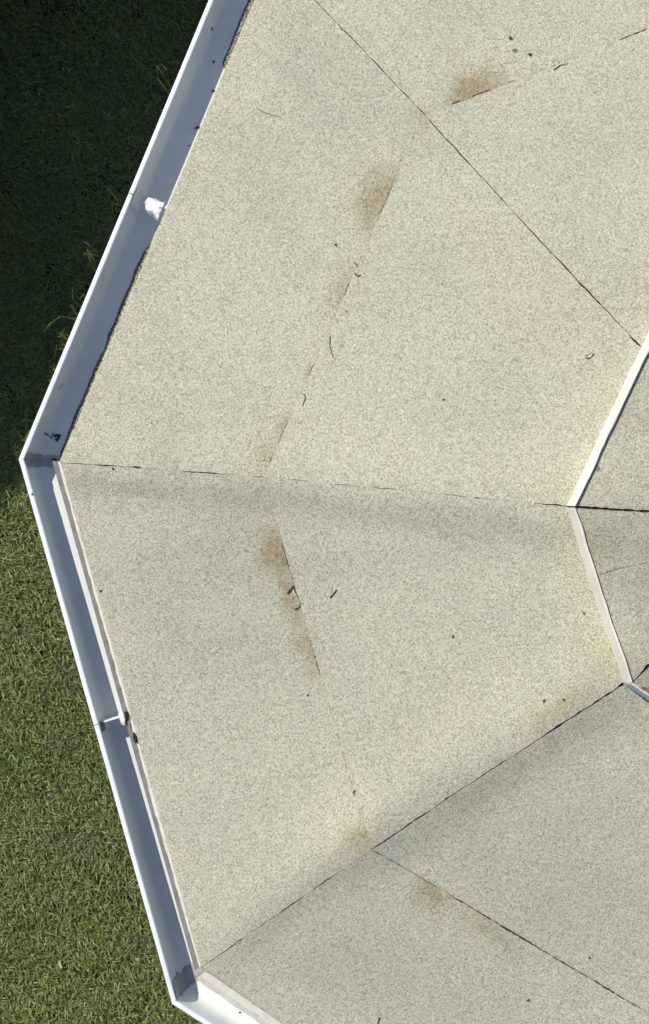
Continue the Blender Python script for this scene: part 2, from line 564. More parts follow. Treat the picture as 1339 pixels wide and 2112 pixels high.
# apex cap
V, F = [], []
for i in range(8):
    d = (RINGS_UP[i] - APEX); d.z = 0; d.normalize()
    V.append(APEX + d * 0.05 + Vector((0, 0, 0.0)))
V.append(APEX + Vector((0, 0, 0.03)))
F = [(i, (i + 1) % 8, 8) for i in range(8)]
mesh_obj('apex_cap', V, F, M['greymetal'], pav)


# bitumen squeezed out along the laps (photo px)
def ribbon(name, pts, wmax, parent, seed, lift=0.0012, step=0.0035, side=0.0, keep=0.0):
    pts = [Vector(p) for p in pts]
    d = pts[-1] - pts[0]
    L = d.length
    n = max(int(L / step), 3)
    tdir = d.normalized()
    nrm = Vector((-tdir.y, tdir.x, 0)).normalized()
    tt = np.linspace(0, 1, n)
    w = 0.85 * wmax * np.clip((0.5 * fbm(tt * L * 50, tt * 0 + seed, seed) + 0.5 * vnoise(tt * L * 160, tt * 0 + seed, seed + 1) - keep - 0.12) * 2.0, 0.0, 1.3) * np.clip(np.minimum(tt, 1 - tt) * 14, 0, 1)
    wig = 0.003 * (fbm(tt * L * 22, tt * 0 + seed, seed + 5) - 0.5)
    V, F = [], []
    prev = None
    for k in range(n):
        seg = tt[k] * (len(pts) - 1)
        q = min(int(seg), len(pts) - 2)
        c = pts[q].lerp(pts[q + 1], seg - q) + nrm * float(wig[k] + side)
        if w[k] < 0.00025:
            prev = None
            continue
        h = 0.5 * float(w[k])
        zc = []
        for off in (-h, 0, h):
            pt = c + nrm * off
            hz = drop(pt.x, pt.y)
            zc.append(Vector((pt.x, pt.y, (hz if hz is not None else c.z) + (lift if off == 0 else 0.0002))))
        b = len(V)
        V += zc
        if prev is not None:
            F += [(prev, prev + 1, b + 1, b), (prev + 1, prev + 2, b + 2, b + 1)]
        prev = b
    if not F:
        return None
    return tag(mesh_obj(name, V, F, M['bitumen'], parent), kind='stuff')


def build_bvh(lst):
    V, F = [], []
    for v, f in lst:
        b = len(V)
        V += v
        F += [tuple(q + b for q in fc) for fc in f]
    return BVHTree.FromPolygons(V, F)


ROOF_BVH = build_bvh(SOLID)


def drop(x, y, bvh=None):
    h = (bvh or ROOF_BVH).ray_cast(Vector((x, y, 4.0)), Vector((0, 0, -1)))
    return h[0].z if h[0] is not None else None


def hit(px, py, bvh=None):
    """where the line of sight through photo pixel (px, py) meets the roof"""
    o = Vector((0, 0, CAM_Z))
    d = (P(px, py, EAVE) - o).normalized()
    h = (bvh or ROOF_BVH).ray_cast(o, d)
    return h[0] if h[0] is not None else P(px, py, EAVE)


BLEED = [(7, (932, 219), (1018, 193), .0055, .12), (7, (1276, 85), (1338, 59), .0060, .05), (7, (1180, 118), (1222, 104), .003, .3),
         (0, (822, 385), (788, 462), .0038, .2), (0, (740, 588), (722, 614), .0055, .15), (0, (660, 735), (640, 785), .0022, .3),
         (0, (602, 872), (582, 920), .0040, .15), (0, (574, 936), (556, 966), .0035, .15), (0, (780, 470), (745, 560), .0018, .35),
         (1, (579, 1112), (622, 1256), .0040, .15), (1, (636, 1318), (660, 1395), .0036, .2), (1, (676, 1430), (692, 1480), .0026, .3),
         (1, (690, 1478), (762, 1738), .0020, .25), (0, (700, 650), (690, 685), .0020, .25), (7, (1040, 180), (1170, 128), .0020, .3),
         (2, (768, 1747), (915, 1840), .0040, .2), (2, (915, 1840), (1339, 2087), .0050, .12), (2, (1030, 1908), (1115, 1960), .0080, .05),
         (2, (1225, 2038), (1262, 2060), .0075, .1)]
for q, (i, a, b, w, keep) in enumerate(BLEED):
    la, lb = R_LAP[i], R_LAP[(i + 1) % 8]
    dl = lb - la
    nl = outward(la, lb)[1] * (0.0034 if i != 0 else 0.0022)
    pa, pb = [la + dl * ((hit(*e) - la).dot(dl) / dl.length_squared) + nl for e in (a, b)]
    ribbon('bitumen_bleed', [pa, pb], w, SHEETS[i, 1], 40 + q * 1.7, keep=keep)
ribbon('bitumen_bleed', [hit(1235, 1186), hit(1280, 1172), hit(1338, 1160)], .0036, SHEETS[1, 2], 77.0, keep=.2)


# ------------------------------------------------------------------ upper tier edge trim
TRIM_PROF = [(0.000, -UP - 0.012), (-0.0125, 0.0095), (-0.0135, 0.0108), (-0.0160, 0.0108), (-0.0170, 0.0098), (-0.0174, -0.006)]
trim_rings = [(offset_ring(R_TRIM, u + 0.004), Z_TRIM + UP + z) for u, z in TRIM_PROF]
for i in range(8):
    j = (i + 1) % 8
    n = 60 if i in (0, 1, 2) else 4
    V, F = [], []
    for k in range(n + 1):
        s = k / n
        for q, (R, z) in enumerate(trim_rings):
            e = 0.004 if k == 0 else 0
            p = R[i].lerp(R[j], min(max(s, 0.004), 0.996))
            sw = float(swell(p.x, p.y))
            wob = 0.0022 * (float(vnoise(s * 9 + i * 17, 0.5, 3)) - 0.5)
            d, nn = outward(R_TRIM[i], R_TRIM[j])
            inner = 0.0050 * (float(fbm(s * 9 + i * 9, 2.5, 8)) - 0.6) if q >= 3 else 0
            p = p + nn * (wob + inner)
            V.append((p.x, p.y, z + sw))
    m = len(trim_rings)
    for k in range(n):
        for q in range(m - 1):
            F.append((k * m + q, (k + 1) * m + q, (k + 1) * m + q + 1, k * m + q + 1))
    F.append(tuple(range(m))); F.append(tuple(n * m + q for q in reversed(range(m))))
    mesh_obj('edge_trim', V, F, M['trim'], pav)

# ------------------------------------------------------------------ gutters
PROF = [(0.004, -0.086), (0.000, -0.060), (0.000, -0.006), (0.0015, -0.0012), (0.004, 0.0), (0.0125, 0.0), (0.0150, -0.0015), (0.0160, -0.006),
        (0.0165, -0.022), (0.0180, -0.045), (0.0215, -0.062), (0.0290, -0.073), (0.0400, -0.0785), (0.0600, -0.081), (0.0900, -0.082),
        (0.1150, -0.0815), (0.1360, -0.079), (0.1480, -0.066), (0.1530, -0.030), (0.1530, -0.006)]
FALL = [1.06, 1.05, 1.28, 1.0, 1.0, 1.0, 1.0, 1.0]        # depth factor at each corner: the runs fall to an outlet
OUT_RINGS = [offset_ring(LIP, -u) for u, z in PROF]


def gut_pt(i, s, q, lift=0.0):
    """point on gutter run i at fraction s along, profile row q"""
    j = (i + 1) % 8
    p = OUT_RINGS[q][i].lerp(OUT_RINGS[q][j], s)
    dep = FALL[i] * (1 - s) + FALL[j] * s
    z = PROF[q][1] * dep
    return Vector((p.x, p.y, EAVE + z + lift))


GUT_SOLID = []
gutters = {}


def gutter_run(i, s0, s1, n):
    V, F = [], []
    m = len(PROF)
    for k in range(n + 1):
        s = s0 + (s1 - s0) * k / n
        for q in range(m):
            p = gut_pt(i, s, q)
            w = 0.0012 * (float(vnoise(s * 7 + i * 3, 0.3, 2)) - 0.5)
            V.append((p.x + w, p.y + w, p.z))
    for k in range(n):
        for q in range(m - 1):
            F.append((k * m + q, (k + 1) * m + q, (k + 1) * m + q + 1, k * m + q + 1))
    # outer skin so the run has thickness from below
    nb = len(V)
    for k in range(n + 1):
        for q in range(8, m):
            x, y, z = V[k * m + q]
            V.append((x, y, z - 0.0025))
    mm = m - 8
    for k in range(n):
        for q in range(mm - 1):
            F.append((nb + k * mm + q, nb + k * mm + q + 1, nb + (k + 1) * mm + q + 1, nb + (k + 1) * mm + q))
    o = mesh_obj('gutter_run', V, F, M['pvc'], pav, smooth=True)
    fl = [not (f[0] < nb and 2 <= f[0] % m <= 6) for f in F]
    o.data.polygons.foreach_set('use_smooth', fl)
    gr = np.zeros(len(V), np.float32)
    for k in range(n + 1):
        for q in range(12, m):
            gr[k * m + q] = {1: (0.0, 0.0, 0.2, 0.4, 0.55, 0.7), 0: (0.0, 0.0, 0.15, 0.3, 0.5, 0.6)}.get(i, (0, 0, 0, 0.05, 0.15, 0.3))[min(q - 12, 5)]
    a_ = o.data.attributes.new('grime', 'FLOAT', 'POINT'); a_.data.foreach_set('value', gr)
    GUT_SOLID.append((V, F))
    gutters.setdefault(i, []).append(o)
    return o


def s_of(i, px, py):
    a, b = LIP[i], LIP[(i + 1) % 8]
    p = P(px, py, EAVE)
    d = b - a
    return (p - a).dot(d) / d.length_squared


S_UP = s_of(0, 272, 400)         # union on the shaded run
S_LOW = s_of(1, 198, 1495)       # union on the run above the lit lawn
for i in range(8):
    if i == 0:
        gutter_run(0, 0, S_UP - 0.0006, 40); gutter_run(0, S_UP + 0.0006, 1, 40)
    elif i == 1:
        gutter_run(1, 0, S_LOW - 0.0006, 40); gutter_run(1, S_LOW + 0.0006, 1, 40)
    else:
        gutter_run(i, 0, 1, 20 if i == 2 else 4)
GUT_BVH = build_bvh(GUT_SOLID + SOLID)


def gutter_patch(name, i, sa, sb, q0, q1, lift, mat, parent, n=14, ragged=0.006, end=0):
    """a skin laid in the gutter from profile row q0 to q1; sa/sb fractions along run i, ragged in metres"""
    L = (LIP[(i + 1) % 8] - LIP[i]).length
    V, F = [], []
    rows = list(range(q0, q1 + 1))
    fine = []
    for a_, b_ in zip(rows[:-1], rows[1:]):
        fine += [(a_, b_, t / 4) for t in range(4)]
    fine.append((rows[-1], rows[-1], 0))
    for r, (qa, qb, f) in enumerate(fine):
        e0 = ragged * 2 * (float(fbm(r * 0.45, i * 3.0 + sa * 9, 6)) - 0.5) / L
        e1 = ragged * 2 * (float(fbm(r * 0.45, i * 3.0 + 40 + sb * 7, 6)) - 0.5) / L
        lo = sa + (e0 if end != 1 else 0); hi = sb + (e1 if end != 2 else 0)
        for k in range(n + 1):
            s = lo + (hi - lo) * k / n
            p = gut_pt(i, s, qa).lerp(gut_pt(i, s, qb), f)
            edge = min(k, n - k) / n
            V.append(p + Vector((0, 0, lift * min(1, 0.3 + edge * 6))) + outward(LIP[i], LIP[(i + 1) % 8])[1] * (-lift if qa < 11 else 0))
    for r in range(len(fine) - 1):
        for k in range(n):
            F.append((r * (n + 1) + k, r * (n + 1) + k + 1, (r + 1) * (n + 1) + k + 1, (r + 1) * (n + 1) + k))
    return mesh_obj(name, V, F, mat, parent, smooth=True)


L0 = (LIP[1] - LIP[0]).length; L1 = (LIP[2] - LIP[1]).length; L2 = (LIP[3] - LIP[2]).length
gutter_patch('corner_sealant', 0, 1 - 0.020 / L0, 1.0, 7, 17, 0.0022, M['sealant'], gutters[0][-1], end=2)
gutter_patch('corner_sealant', 1, 0.0, 0.020 / L1, 7, 17, 0.0022, M['sealant'], gutters[1][0], end=1)
gutter_patch('corner_sealant', 1, 1 - 0.050 / L1, 1.0, 7, 17, 0.0022, M['sealant'], gutters[1][-1], end=2, ragged=0.014)
gutter_patch('corner_sealant', 2, 0.0, 0.010 / L2, 9, 17, 0.0022, M['sealant'], gutters[2][0], end=1)
# overlap skins at the two unions
gutter_patch('union_sleeve', 0, S_UP - 0.028 / L0, S_UP + 0.030 / L0, 7, 17, 0.0025, M['pvc'], gutters[0][0], ragged=0.004)
gutter_patch('union_sleeve', 1, S_LOW - 0.006 / L1, S_LOW + 0.030 / L1, 8, 17, 0.0022, M['pvc'], gutters[1][0], ragged=0.001)


def gutter_bar(name, i, s, ds, ua, ub, za, zb, mat, parent, tilt=0.0):
    """upright plate across run i between offsets ua..ub from the lip, za..zb below the lip"""
    d, n = outward(LIP[i], LIP[(i + 1) % 8])
    c = LIP[i].lerp(LIP[(i + 1) % 8], s)
    V = []
    for u in (ua, ub):
        for t in (-ds / 2, ds / 2):
            for z in (za, zb):
                V.append(c - n * u + d * (t + tilt * (u - ua)) + Vector((0, 0, z)))
    F = [(0, 1, 3, 2), (4, 6, 7, 5), (0, 4, 5, 1), (2, 3, 7, 6), (0, 2, 6, 4), (1, 5, 7, 3)]
    return mesh_obj(name, V, F, mat, parent)


br = gutter_bar('union_bracket', 1, S_LOW - 0.0, 0.0042, 0.024, 0.108, -0.060, -0.026, M['pvc'], gutters[1][0], tilt=-0.02)
gutter_bar('bracket_clip', 1, S_LOW + 0.012 / L1, 0.026, 0.0162, 0.0225, -0.060, -0.018, M['greymetal'], br)
gutter_bar('bracket_clip', 0, S_UP + 0.006 / L0, 0.014, 0.0162, 0.0185, -0.040, -0.004, M['greymetal'], gutters[0][0])
gutter_bar('union_bracket', 0, S_UP + 0.018 / L0, 0.004, 0.022, 0.120, -0.088, -0.074, M['pvc'], gutters[0][0], tilt=0.15)
# joint mark across the lip rolls
gutter_bar('lip_joint', 0, S_UP, 0.003, -0.0006, 0.0150, -0.010, 0.0008, M['greymetal'], gutters[0][0])


def lump(name, c, rx, ry, rz, mat, parent=None, seed=0, rot=0.0, n=10, rough=0.35):
    V, F = [], []
    c = Vector(c)
    rings = 6
    for r in range(rings + 1):
        ph = math.pi * 0.5 * r / rings
        for k in range(n):
            a = 2 * math.pi * k / n
            f = 1 + rough * (2 * float(hash2(np.float64(r * 3 + seed), np.float64(k), seed + 0.5)) - 1) * (1 if r < rings else 0)
            x, y = rx * math.cos(a) * math.cos(ph) * f, ry * math.sin(a) * math.cos(ph) * f
            V.append(c + Vector((x * math.cos(rot) - y * math.sin(rot), x * math.sin(rot) + y * math.cos(rot), rz * math.sin(ph) * f)))
    for r in range(rings):
        for k in range(n):
            F.append((r * n + k, r * n + (k + 1) % n, (r + 1) * n + (k + 1) % n, (r + 1) * n + k))
    F.append(tuple(range(n))[::-1])
    return mesh_obj(name, V, F, mat, parent, origin=c if parent is None else (0, 0, 0))


# black rubber blobs where the bracket meets the felt
for px, py, r in ((262, 1475, .011), (279, 1522, .010), (261, 1490, .006)):
    p = P(px, py, EAVE + 0.006)
    lump('rubber_seal', p, r * 0.55, r * 1.5, 0.010, M['rubber'], br, px, 0.27)


# ------------------------------------------------------------------ eave edging under the felt
def eave_strip(name, i, rows, mat, n=160, rag=0.0015, seed=0, smin=0.0):
    """rows: (offset outwards of the felt edge (a, b) at both ends, drop below the felt edge)"""
    j = (i + 1) % 8
    d, nn = outward(R_EAVE[i], R_EAVE[j])
    V, F = [], []
    for k in range(n + 1):
        s = k / n
        s = smin + (1 - smin) * s
        p = R_EAVE[i].lerp(R_EAVE[j], s)
        sw = float(swell(p.x, p.y))
        for q, ((oa, ob), dz) in enumerate(rows):
            e = rag * 2 * (float(fbm(s * 60, seed + q * 3.0, seed)) - 0.5) + rag * 2 * (float(fbm(s * 9, seed + q * 5.0, seed + 1)) - 0.5)
            o = oa * (1 - s) + ob * s + (e if q else 0)
            ext = d * (math.tan(math.radians(22.5)) * o * (1 if s > 0.5 else -1)) * abs(2 * s - 1) ** 20
            r = p + nn * o + ext
            V.append((r.x, r.y, p.z + sw * (1 if q == 0 else 0.4) + dz))
    m = len(rows)
    for k in range(n):
        for q in range(m - 1):
            F.append((k * m + q, (k + 1) * m + q, (k + 1) * m + q + 1, k * m + q + 1))
    return mesh_obj(name, V, F, mat, pav)


for i in range(8):
    if i == 1:
        eave_strip('felt_drip', i, [((-0.012, -0.010), -0.003), ((0.006, 0.004), -0.0065), ((0.009, 0.006), -0.013), ((0.006, 0.004), -0.017)], M['cream'], rag=0.0026, seed=3)
        eave_strip('drip_edge', i, [((-0.02, -0.02), -0.020), ((0.024, 0.021), -0.024), ((0.0255, 0.0225), -0.030), ((0.018, 0.017), -0.040)], M['greymetal'], rag=0.0003, seed=5)
    elif i == 2:
        eave_strip('felt_drip', i, [((-0.015, -0.010), -0.003), ((0.022, 0.030), -0.010), ((0.040, 0.050), -0.022), ((0.040, 0.050), -0.030)], M['cream'], rag=0.0028, seed=9, smin=0.012)
    elif i == 0:
        eave_strip('felt_drip', i, [((-0.02, -0.02), -0.006), ((0.000, -0.001), -0.008), ((0.001, 0.0), -0.024), ((-0.005, -0.005), -0.03)], M['bitumen'], rag=0.0015, seed=2)
    else:
        eave_strip('felt_drip', i, [((-0.02, -0.02), -0.005), ((0.004, 0.004), -0.008), ((0.006, 0.006), -0.02)], M['cream'], n=6, seed=i)

# washed-off granules lying along the back of the shaded gutter
for o_i, (sa, sb, w) in enumerate([(s_of(0, 250, 470), 1 - 0.03 / L0, 1.0), (0.08, s_of(0, 395, 95), 0.7)]):
    V, F = [], []
    n = 220
    d, nn = outward(LIP[0], LIP[1])
    for k in range(n + 1):
        s = sa + (sb - sa) * k / n
        f = 0.55 + 0.9 * (float(fbm(s * 34, o_i * 7.0, 12)) - 0.25)
        edge = min(1, min(k, n - k) / 12)
        for q, (u, dz) in enumerate(((0.136, 0.001), (0.118, 0.006 * f), (0.101, 0.0045 * f), (0.0985 - 0.011 * w * f * edge - 0.001, -0.0004))):
            # height of the gutter there
            us = [a for a, b in PROF[10:]]; zs = [b for a, b in PROF[10:]]
            z = np.interp(u, us, zs) * (FALL[0] * (1 - s) + FALL[1] * s)
            p = LIP[0].lerp(LIP[1], s) - nn * u
            V.append((p.x, p.y, EAVE + z + dz + 0.0015 * float(vnoise(s * 700, q * 3.0, 5))))
    for k in range(n):
        for q in range(3):
            F.append((k * 4 + q, (k + 1) * 4 + q, (k + 1) * 4 + q + 1, k * 4 + q + 1))
    tag(mesh_obj('granule_sediment', V, F, M['sediment'], gutters[0][-1 if o_i == 0 else 0]), kind='stuff')

# ------------------------------------------------------------------ below the eaves
SOF = offset_ring(R_EAVE, -0.062)
for i in range(8):
    j = (i + 1) % 8
    d, n = outward(SOF[i], SOF[j])
    a, b = SOF[i].copy(), SOF[j].copy()
    V = []
    for p, e in ((a, 1), (b, -1)):
        for t in (0, -0.022):
            for z in (EAVE - 0.16, EAVE - 0.012):
                q = p + n * t + d * (e * 0.004)
                V.append((q.x, q.y, z))
    F = [(0, 1, 3, 2), (4, 6, 7, 5), (0, 4, 5, 1), (2, 3, 7, 6), (0, 2, 6, 4), (1, 5, 7, 3)]
    mesh_obj('fascia_board', V, F, M['wood'], pav)
SO2 = offset_ring(R_EAVE, -0.09)
V = [(p.x, p.y, EAVE - 0.13) for p in SO2] + [(p.x, p.y, EAVE - 0.115) for p in SO2]
F = [tuple(reversed(range(8))), tuple(range(8, 16))] + [(i, (i + 1) % 8, 8 + (i + 1) % 8, 8 + i) for i in range(8)]
mesh_obj('ceiling_lining', V, F, M['wood'], pav)
PO = offset_ring(R_EAVE, -0.42)
for i in range(8):
    V, F = box_vf(PO[i].x - 0.05, PO[i].x + 0.05, PO[i].y - 0.05, PO[i].y + 0.05, 0.12, EAVE - 0.13)
    mesh_obj('post', V, F, M['wood'], pav)
PL = offset_ring(R_EAVE, -0.33)
V = [(p.x, p.y, -0.05) for p in PL] + [(p.x, p.y, 0.12) for p in PL]
mesh_obj('plinth', V, [tuple(reversed(range(8))), tuple(range(8, 16))] + [(i, (i + 1) % 8, 8 + (i + 1) % 8, 8 + i) for i in range(8)], M['concrete'], pav)

# ------------------------------------------------------------------ ground and lawn
V, F = [], []
for r_, seg in ((0, 1), (3, 48), (8, 48), (40, 48), (400, 48)):
    pass
g = 400.0
mesh_obj('ground', [(-g, -g, 0), (g, -g, 0), (g, g, 0), (-g, g, 0)], [(0, 1, 2, 3)], M['soil'])
tag(bpy.data.objects['ground'], 'dark soil under the lawn', None, None, 'structure')


def in_poly(x, y, R):
    ok = np.ones_like(x, bool)
    for i in range(8):
        a, b = R[i], R[(i + 1) % 8]
        d, n = outward(a, b)
        ok &= (x - a.x) * n.x + (y - a.y) * n.y < 0
    return ok


def blades(n, x0, x1, y0, y1, lmin, lmax, wid, seed):
    rg = np.random.default_rng(seed)
    x = rg.uniform(x0, x1, n); y = rg.uniform(y0, y1, n)
    keep = ~in_poly(x, y, PLG)
    # thin patches
    dens = fbm(x * 5, y * 5, 3.0)
    keep &= rg.random(n) < np.clip(0.45 + (dens - 0.3) * 2.2, 0.3, 1)
    x, y = x[keep], y[keep]
    n = len(x)
    hgt = 0.75 + 0.7 * (fbm(x * 3.3, y * 3.3, 8.0) - 0.3)
    Ln = rg.uniform(lmin, lmax, n) * hgt
    az = rg.uniform(0, 2 * np.pi, n) + 3.0 * (fbm(x * 2, y * 2, 15.0) - 0.5)
    lean = np.clip(rg.normal(0.80, 0.35, n), 0.1, 1.45)          # from upright, at the root
    curl = rg.uniform(0.1, 1.0, n)
    w = wid * rg.uniform(0.6, 1.3, n)
    dx, dy = np.cos(az), np.sin(az)
    sx, sy = -dy, dx
    twist = rg.uniform(-0.6, 0.6, n)
    pts = np.zeros((n, 5, 3), np.float32)
    l1 = Ln * 0.5
    a2 = np.clip(lean + curl, 0, 1.75)
    mx, my, mz = x + dx * l1 * np.sin(lean), y + dy * l1 * np.sin(lean), l1 * np.cos(lean)
    ex, ey = mx + dx * l1 * np.sin(a2), my + dy * l1 * np.sin(a2)
    ez = np.maximum(mz + l1 * np.cos(a2), 0.002)
    hw = w / 2
    for k, (bx, by, bz, ww, sg) in enumerate(((x, y, x * 0 - 0.003, hw, -1), (x, y, x * 0 - 0.003, hw, 1),
                                              (mx, my, mz, hw * 0.9, -1), (mx, my, mz, hw * 0.9, 1), (ex, ey, ez, hw * 0, 1))):
        pts[:, k, 0] = bx + sg * sx * ww
        pts[:, k, 1] = by + sg * sy * ww
        pts[:, k, 2] = bz + sg * ww * twist
    tint = np.clip(rg.beta(2.2, 2.6, n) + 0.25 * (fbm(x * 2.2, y * 2.2, 21.0) - 0.5), 0, 1)
    dead = rg.random(n) < 0.05
    tint[dead] = rg.uniform(0.88, 1.0, dead.sum())
    return pts.reshape(-1, 3), np.repeat(tint, 5)


PLG = [Vector(p) for p in PL]
sets = [blades(430000, -2.2, 0.1, -2.6, 2.6, 0.026, 0.066, 0.0050, 1),
        blades(9000, -2.35, 0.35, -2.75, 2.75, 0.07, 0.12, 0.0045, 2)]
PT = np.vstack([s[0] for s in sets]); TI = np.concatenate([s[1] for s in sets])
nb = len(PT) // 5
base = (np.arange(nb) * 5)[:, None]
loops = np.hstack([base + np.array([[0, 1, 3, 2]]), base + np.array([[2, 3, 4]])]).ravel().astype(np.int32)
starts = np.empty(nb * 2, np.int32); starts[0::2] = np.arange(nb) * 7; starts[1::2] = np.arange(nb) * 7 + 4
me = bpy.data.meshes.new('grass')
me.vertices.add(len(PT)); me.vertices.foreach_set('co', PT.ravel())
me.loops.add(len(loops)); me.loops.foreach_set('vertex_index', loops)
me.polygons.add(nb * 2); me.polygons.foreach_set('loop_start', starts)
me.materials.append(M['grass'])
me.update(calc_edges=True)
ta = me.attributes.new('tint', 'FLOAT', 'POINT'); ta.data.foreach_set('value', TI.astype(np.float32))
lawn = bpy.data.objects.new('grass', me)
COL.objects.link(lawn)
tag(lawn, 'short tangled green lawn below the gutters', 'grass', None, 'stuff')


# tall weed tips that reach up out of the shade beside the pavilion
def weed(px, py, z, n, spread, seed, label):
    """a tuft whose tips show at (px, py) at height z"""
    rg = np.random.default_rng(seed)
    z = z * 1.4 + 0.02
    tip = P(px, py, z)
    root = Vector((tip.x * (1 - z * 0.02) + 0.01, tip.y, 0))
    V, F, T = [], [], []
    for k in range(n):
        e = tip + Vector((rg.normal(0, spread), rg.normal(0, spread), rg.uniform(-0.16, 0.02)))
        r0 = root + Vector((rg.normal(0, 0.012), rg.normal(0, 0.012), -0.004))
        mid = r0.lerp(e, 0.62) + Vector((0, 0, 0.06))
        side = Vector((rg.normal(), rg.normal(), 0)).normalized()
        pts = []
        for q in range(6):
            t = q / 5
            pts.append(r0 * (1 - t) ** 2 + mid * 2 * t * (1 - t) + e * t * t)
        bend = Vector((rg.normal(0, 0.03), rg.normal(0, 0.03), -0.02))
        pts.append(e + bend)
        b = len(V)
        for q, p in enumerate(pts):
            w = 0.0026 * (1 - (q / 6) ** 3) * rg.uniform(0.8, 1.3) + 0.0003
            V += [p - side * w, p + side * w]
            T += [rg.uniform(0.1, 0.6)] * 2
        F += [(b + 2 * q, b + 2 * q + 1, b + 2 * q + 3, b + 2 * q + 2) for q in range(6)]
    o = mesh_obj('grass_weed', V, F, M['grass'], None, origin=root)
    a = o.data.attributes.new('tint', 'FLOAT', 'POINT')
    a.data.foreach_set('value', np.array(T, np.float32))
    tag(o, label, 'weed', 'weed tufts along the shaded gutter')
    return o


WL = 'pale weed tuft catching sunlight in the dark shade beside the gutter'
for q, (px, py, z, n, sp) in enumerate([(330, 148, .34, 3, .02), (178, 502, .22, 4, .02), (172, 536, .20, 6, .022), (200, 526, .26, 3, .015),
                                        (148, 578, .20, 2, .01), (146, 612, .18, 9, .025), (165, 612, .24, 4, .02), (120, 600, .16, 2, .01),
                                        (140, 650, .20, 6, .02), (124, 690, .20, 7, .022), (128, 712, .18, 6, .02), (100, 755, .15, 5, .02),
                                        (94, 778, .16, 6, .02), (78, 805, .14, 4, .02), (44, 868, .12, 4, .02), (60, 885, .12, 8, .022),
                                        (66, 900, .12, 7, .02), (42, 928, .10, 5, .02), (75, 526, .12, 3, .02), (228, 400, .22, 3, .015)]):
    weed(px, py, z, n, sp, 100 + q, WL)

# ------------------------------------------------------------------ the tall hedge, up-sun of the pavilion, that shades the lawn
HT = 3.4
COT = 1 / math.tan(SUN_EL)
front_px = [(-900, 1700), (-300, 1215), (-20, 1018), (20, 990), (58, 962), (135, 850), (285, 520), (520, -40), (600, -420), (900, -1100)]
front = [P(x, y, 0.0) for x, y in front_px]
crest = [p + Vector((SUN_H.x, SUN_H.y, 0)) * HT * COT + Vector((0, 0, HT)) for p in front]
bk = Vector((SUN_H.x, SUN_H.y, 0))
def hedge(crest, bk, label, nleaf, seed):
    hv, hf = [], []
    for p in crest:
        b0 = Vector((p.x, p.y, 0))
        hv += [b0 - bk * 0.05, p - Vector((0, 0, 0.05)), p + bk * 0.9 + Vector((0, 0, 0.05)), b0 + bk * 1.2]
    for k in range(len(crest) - 1):
        for q in range(3):
            hf.append((k * 4 + q, (k + 1) * 4 + q, (k + 1) * 4 + q + 1, k * 4 + q + 1))
    hf += [(0, 1, 2, 3), tuple(len(crest) * 4 - 4 + q for q in (3, 2, 1, 0))]
    mid = crest[len(crest) // 2]
    hroot = bpy.data.objects.new('hedge', None)
    hroot.location = (mid.x, mid.y, 0)
    COL.objects.link(hroot)
    tag(hroot, label, 'hedge')
    mesh_obj('stems', hv, hf, M['hedgecore'], hroot)
    V, F = [], []
    rg = np.random.default_rng(seed)
    for k in range(nleaf):
        q = int(rg.integers(0, len(crest) - 1)); t = rg.random()
        p = crest[q].lerp(crest[q + 1], t)
        f = rg.random()
        if f < 0.55:
            c = Vector((p.x, p.y, rg.uniform(0.05, p.z))) - bk * rg.uniform(0.0, 0.12)
        elif f < 0.85:
            c = p + bk * rg.uniform(0, 0.9) + Vector((0, 0, rg.uniform(-0.06, 0.07)))
        else:
            c = Vector((p.x, p.y, rg.uniform(0.05, p.z))) + bk * rg.uniform(0.9, 1.3)
        a = Vector(rg.normal(size=3)).normalized(); b_ = Vector(rg.normal(size=3)).normalized()
        n_ = a.cross(b_).normalized(); l = rg.uniform(0.03, 0.06)
        w_ = n_.cross(a).normalized() * l * 0.4
        i0 = len(V)
        V += [c - a * l, c + w_, c + a * l, c - w_]
        F.append((i0, i0 + 1, i0 + 2, i0 + 3))
    tag(mesh_obj('foliage', V, F, M['hedge'], hroot), kind='stuff')


hedge(crest, bk, 'tall dense clipped evergreen hedge shading the lawn beside the pavilion', 9000, 5)
hedge([Vector((-3.9, -3.6, 2.4)), Vector((-3.85, -1.0, 2.45)), Vector((-3.9, 1.4, 2.4))], Vector((-1, 0, 0)),  # second hedge, added out of view to cut low western sky light
      'lower unseen hedge added to block sky light on the sunlit side of the lawn', 4000, 6)


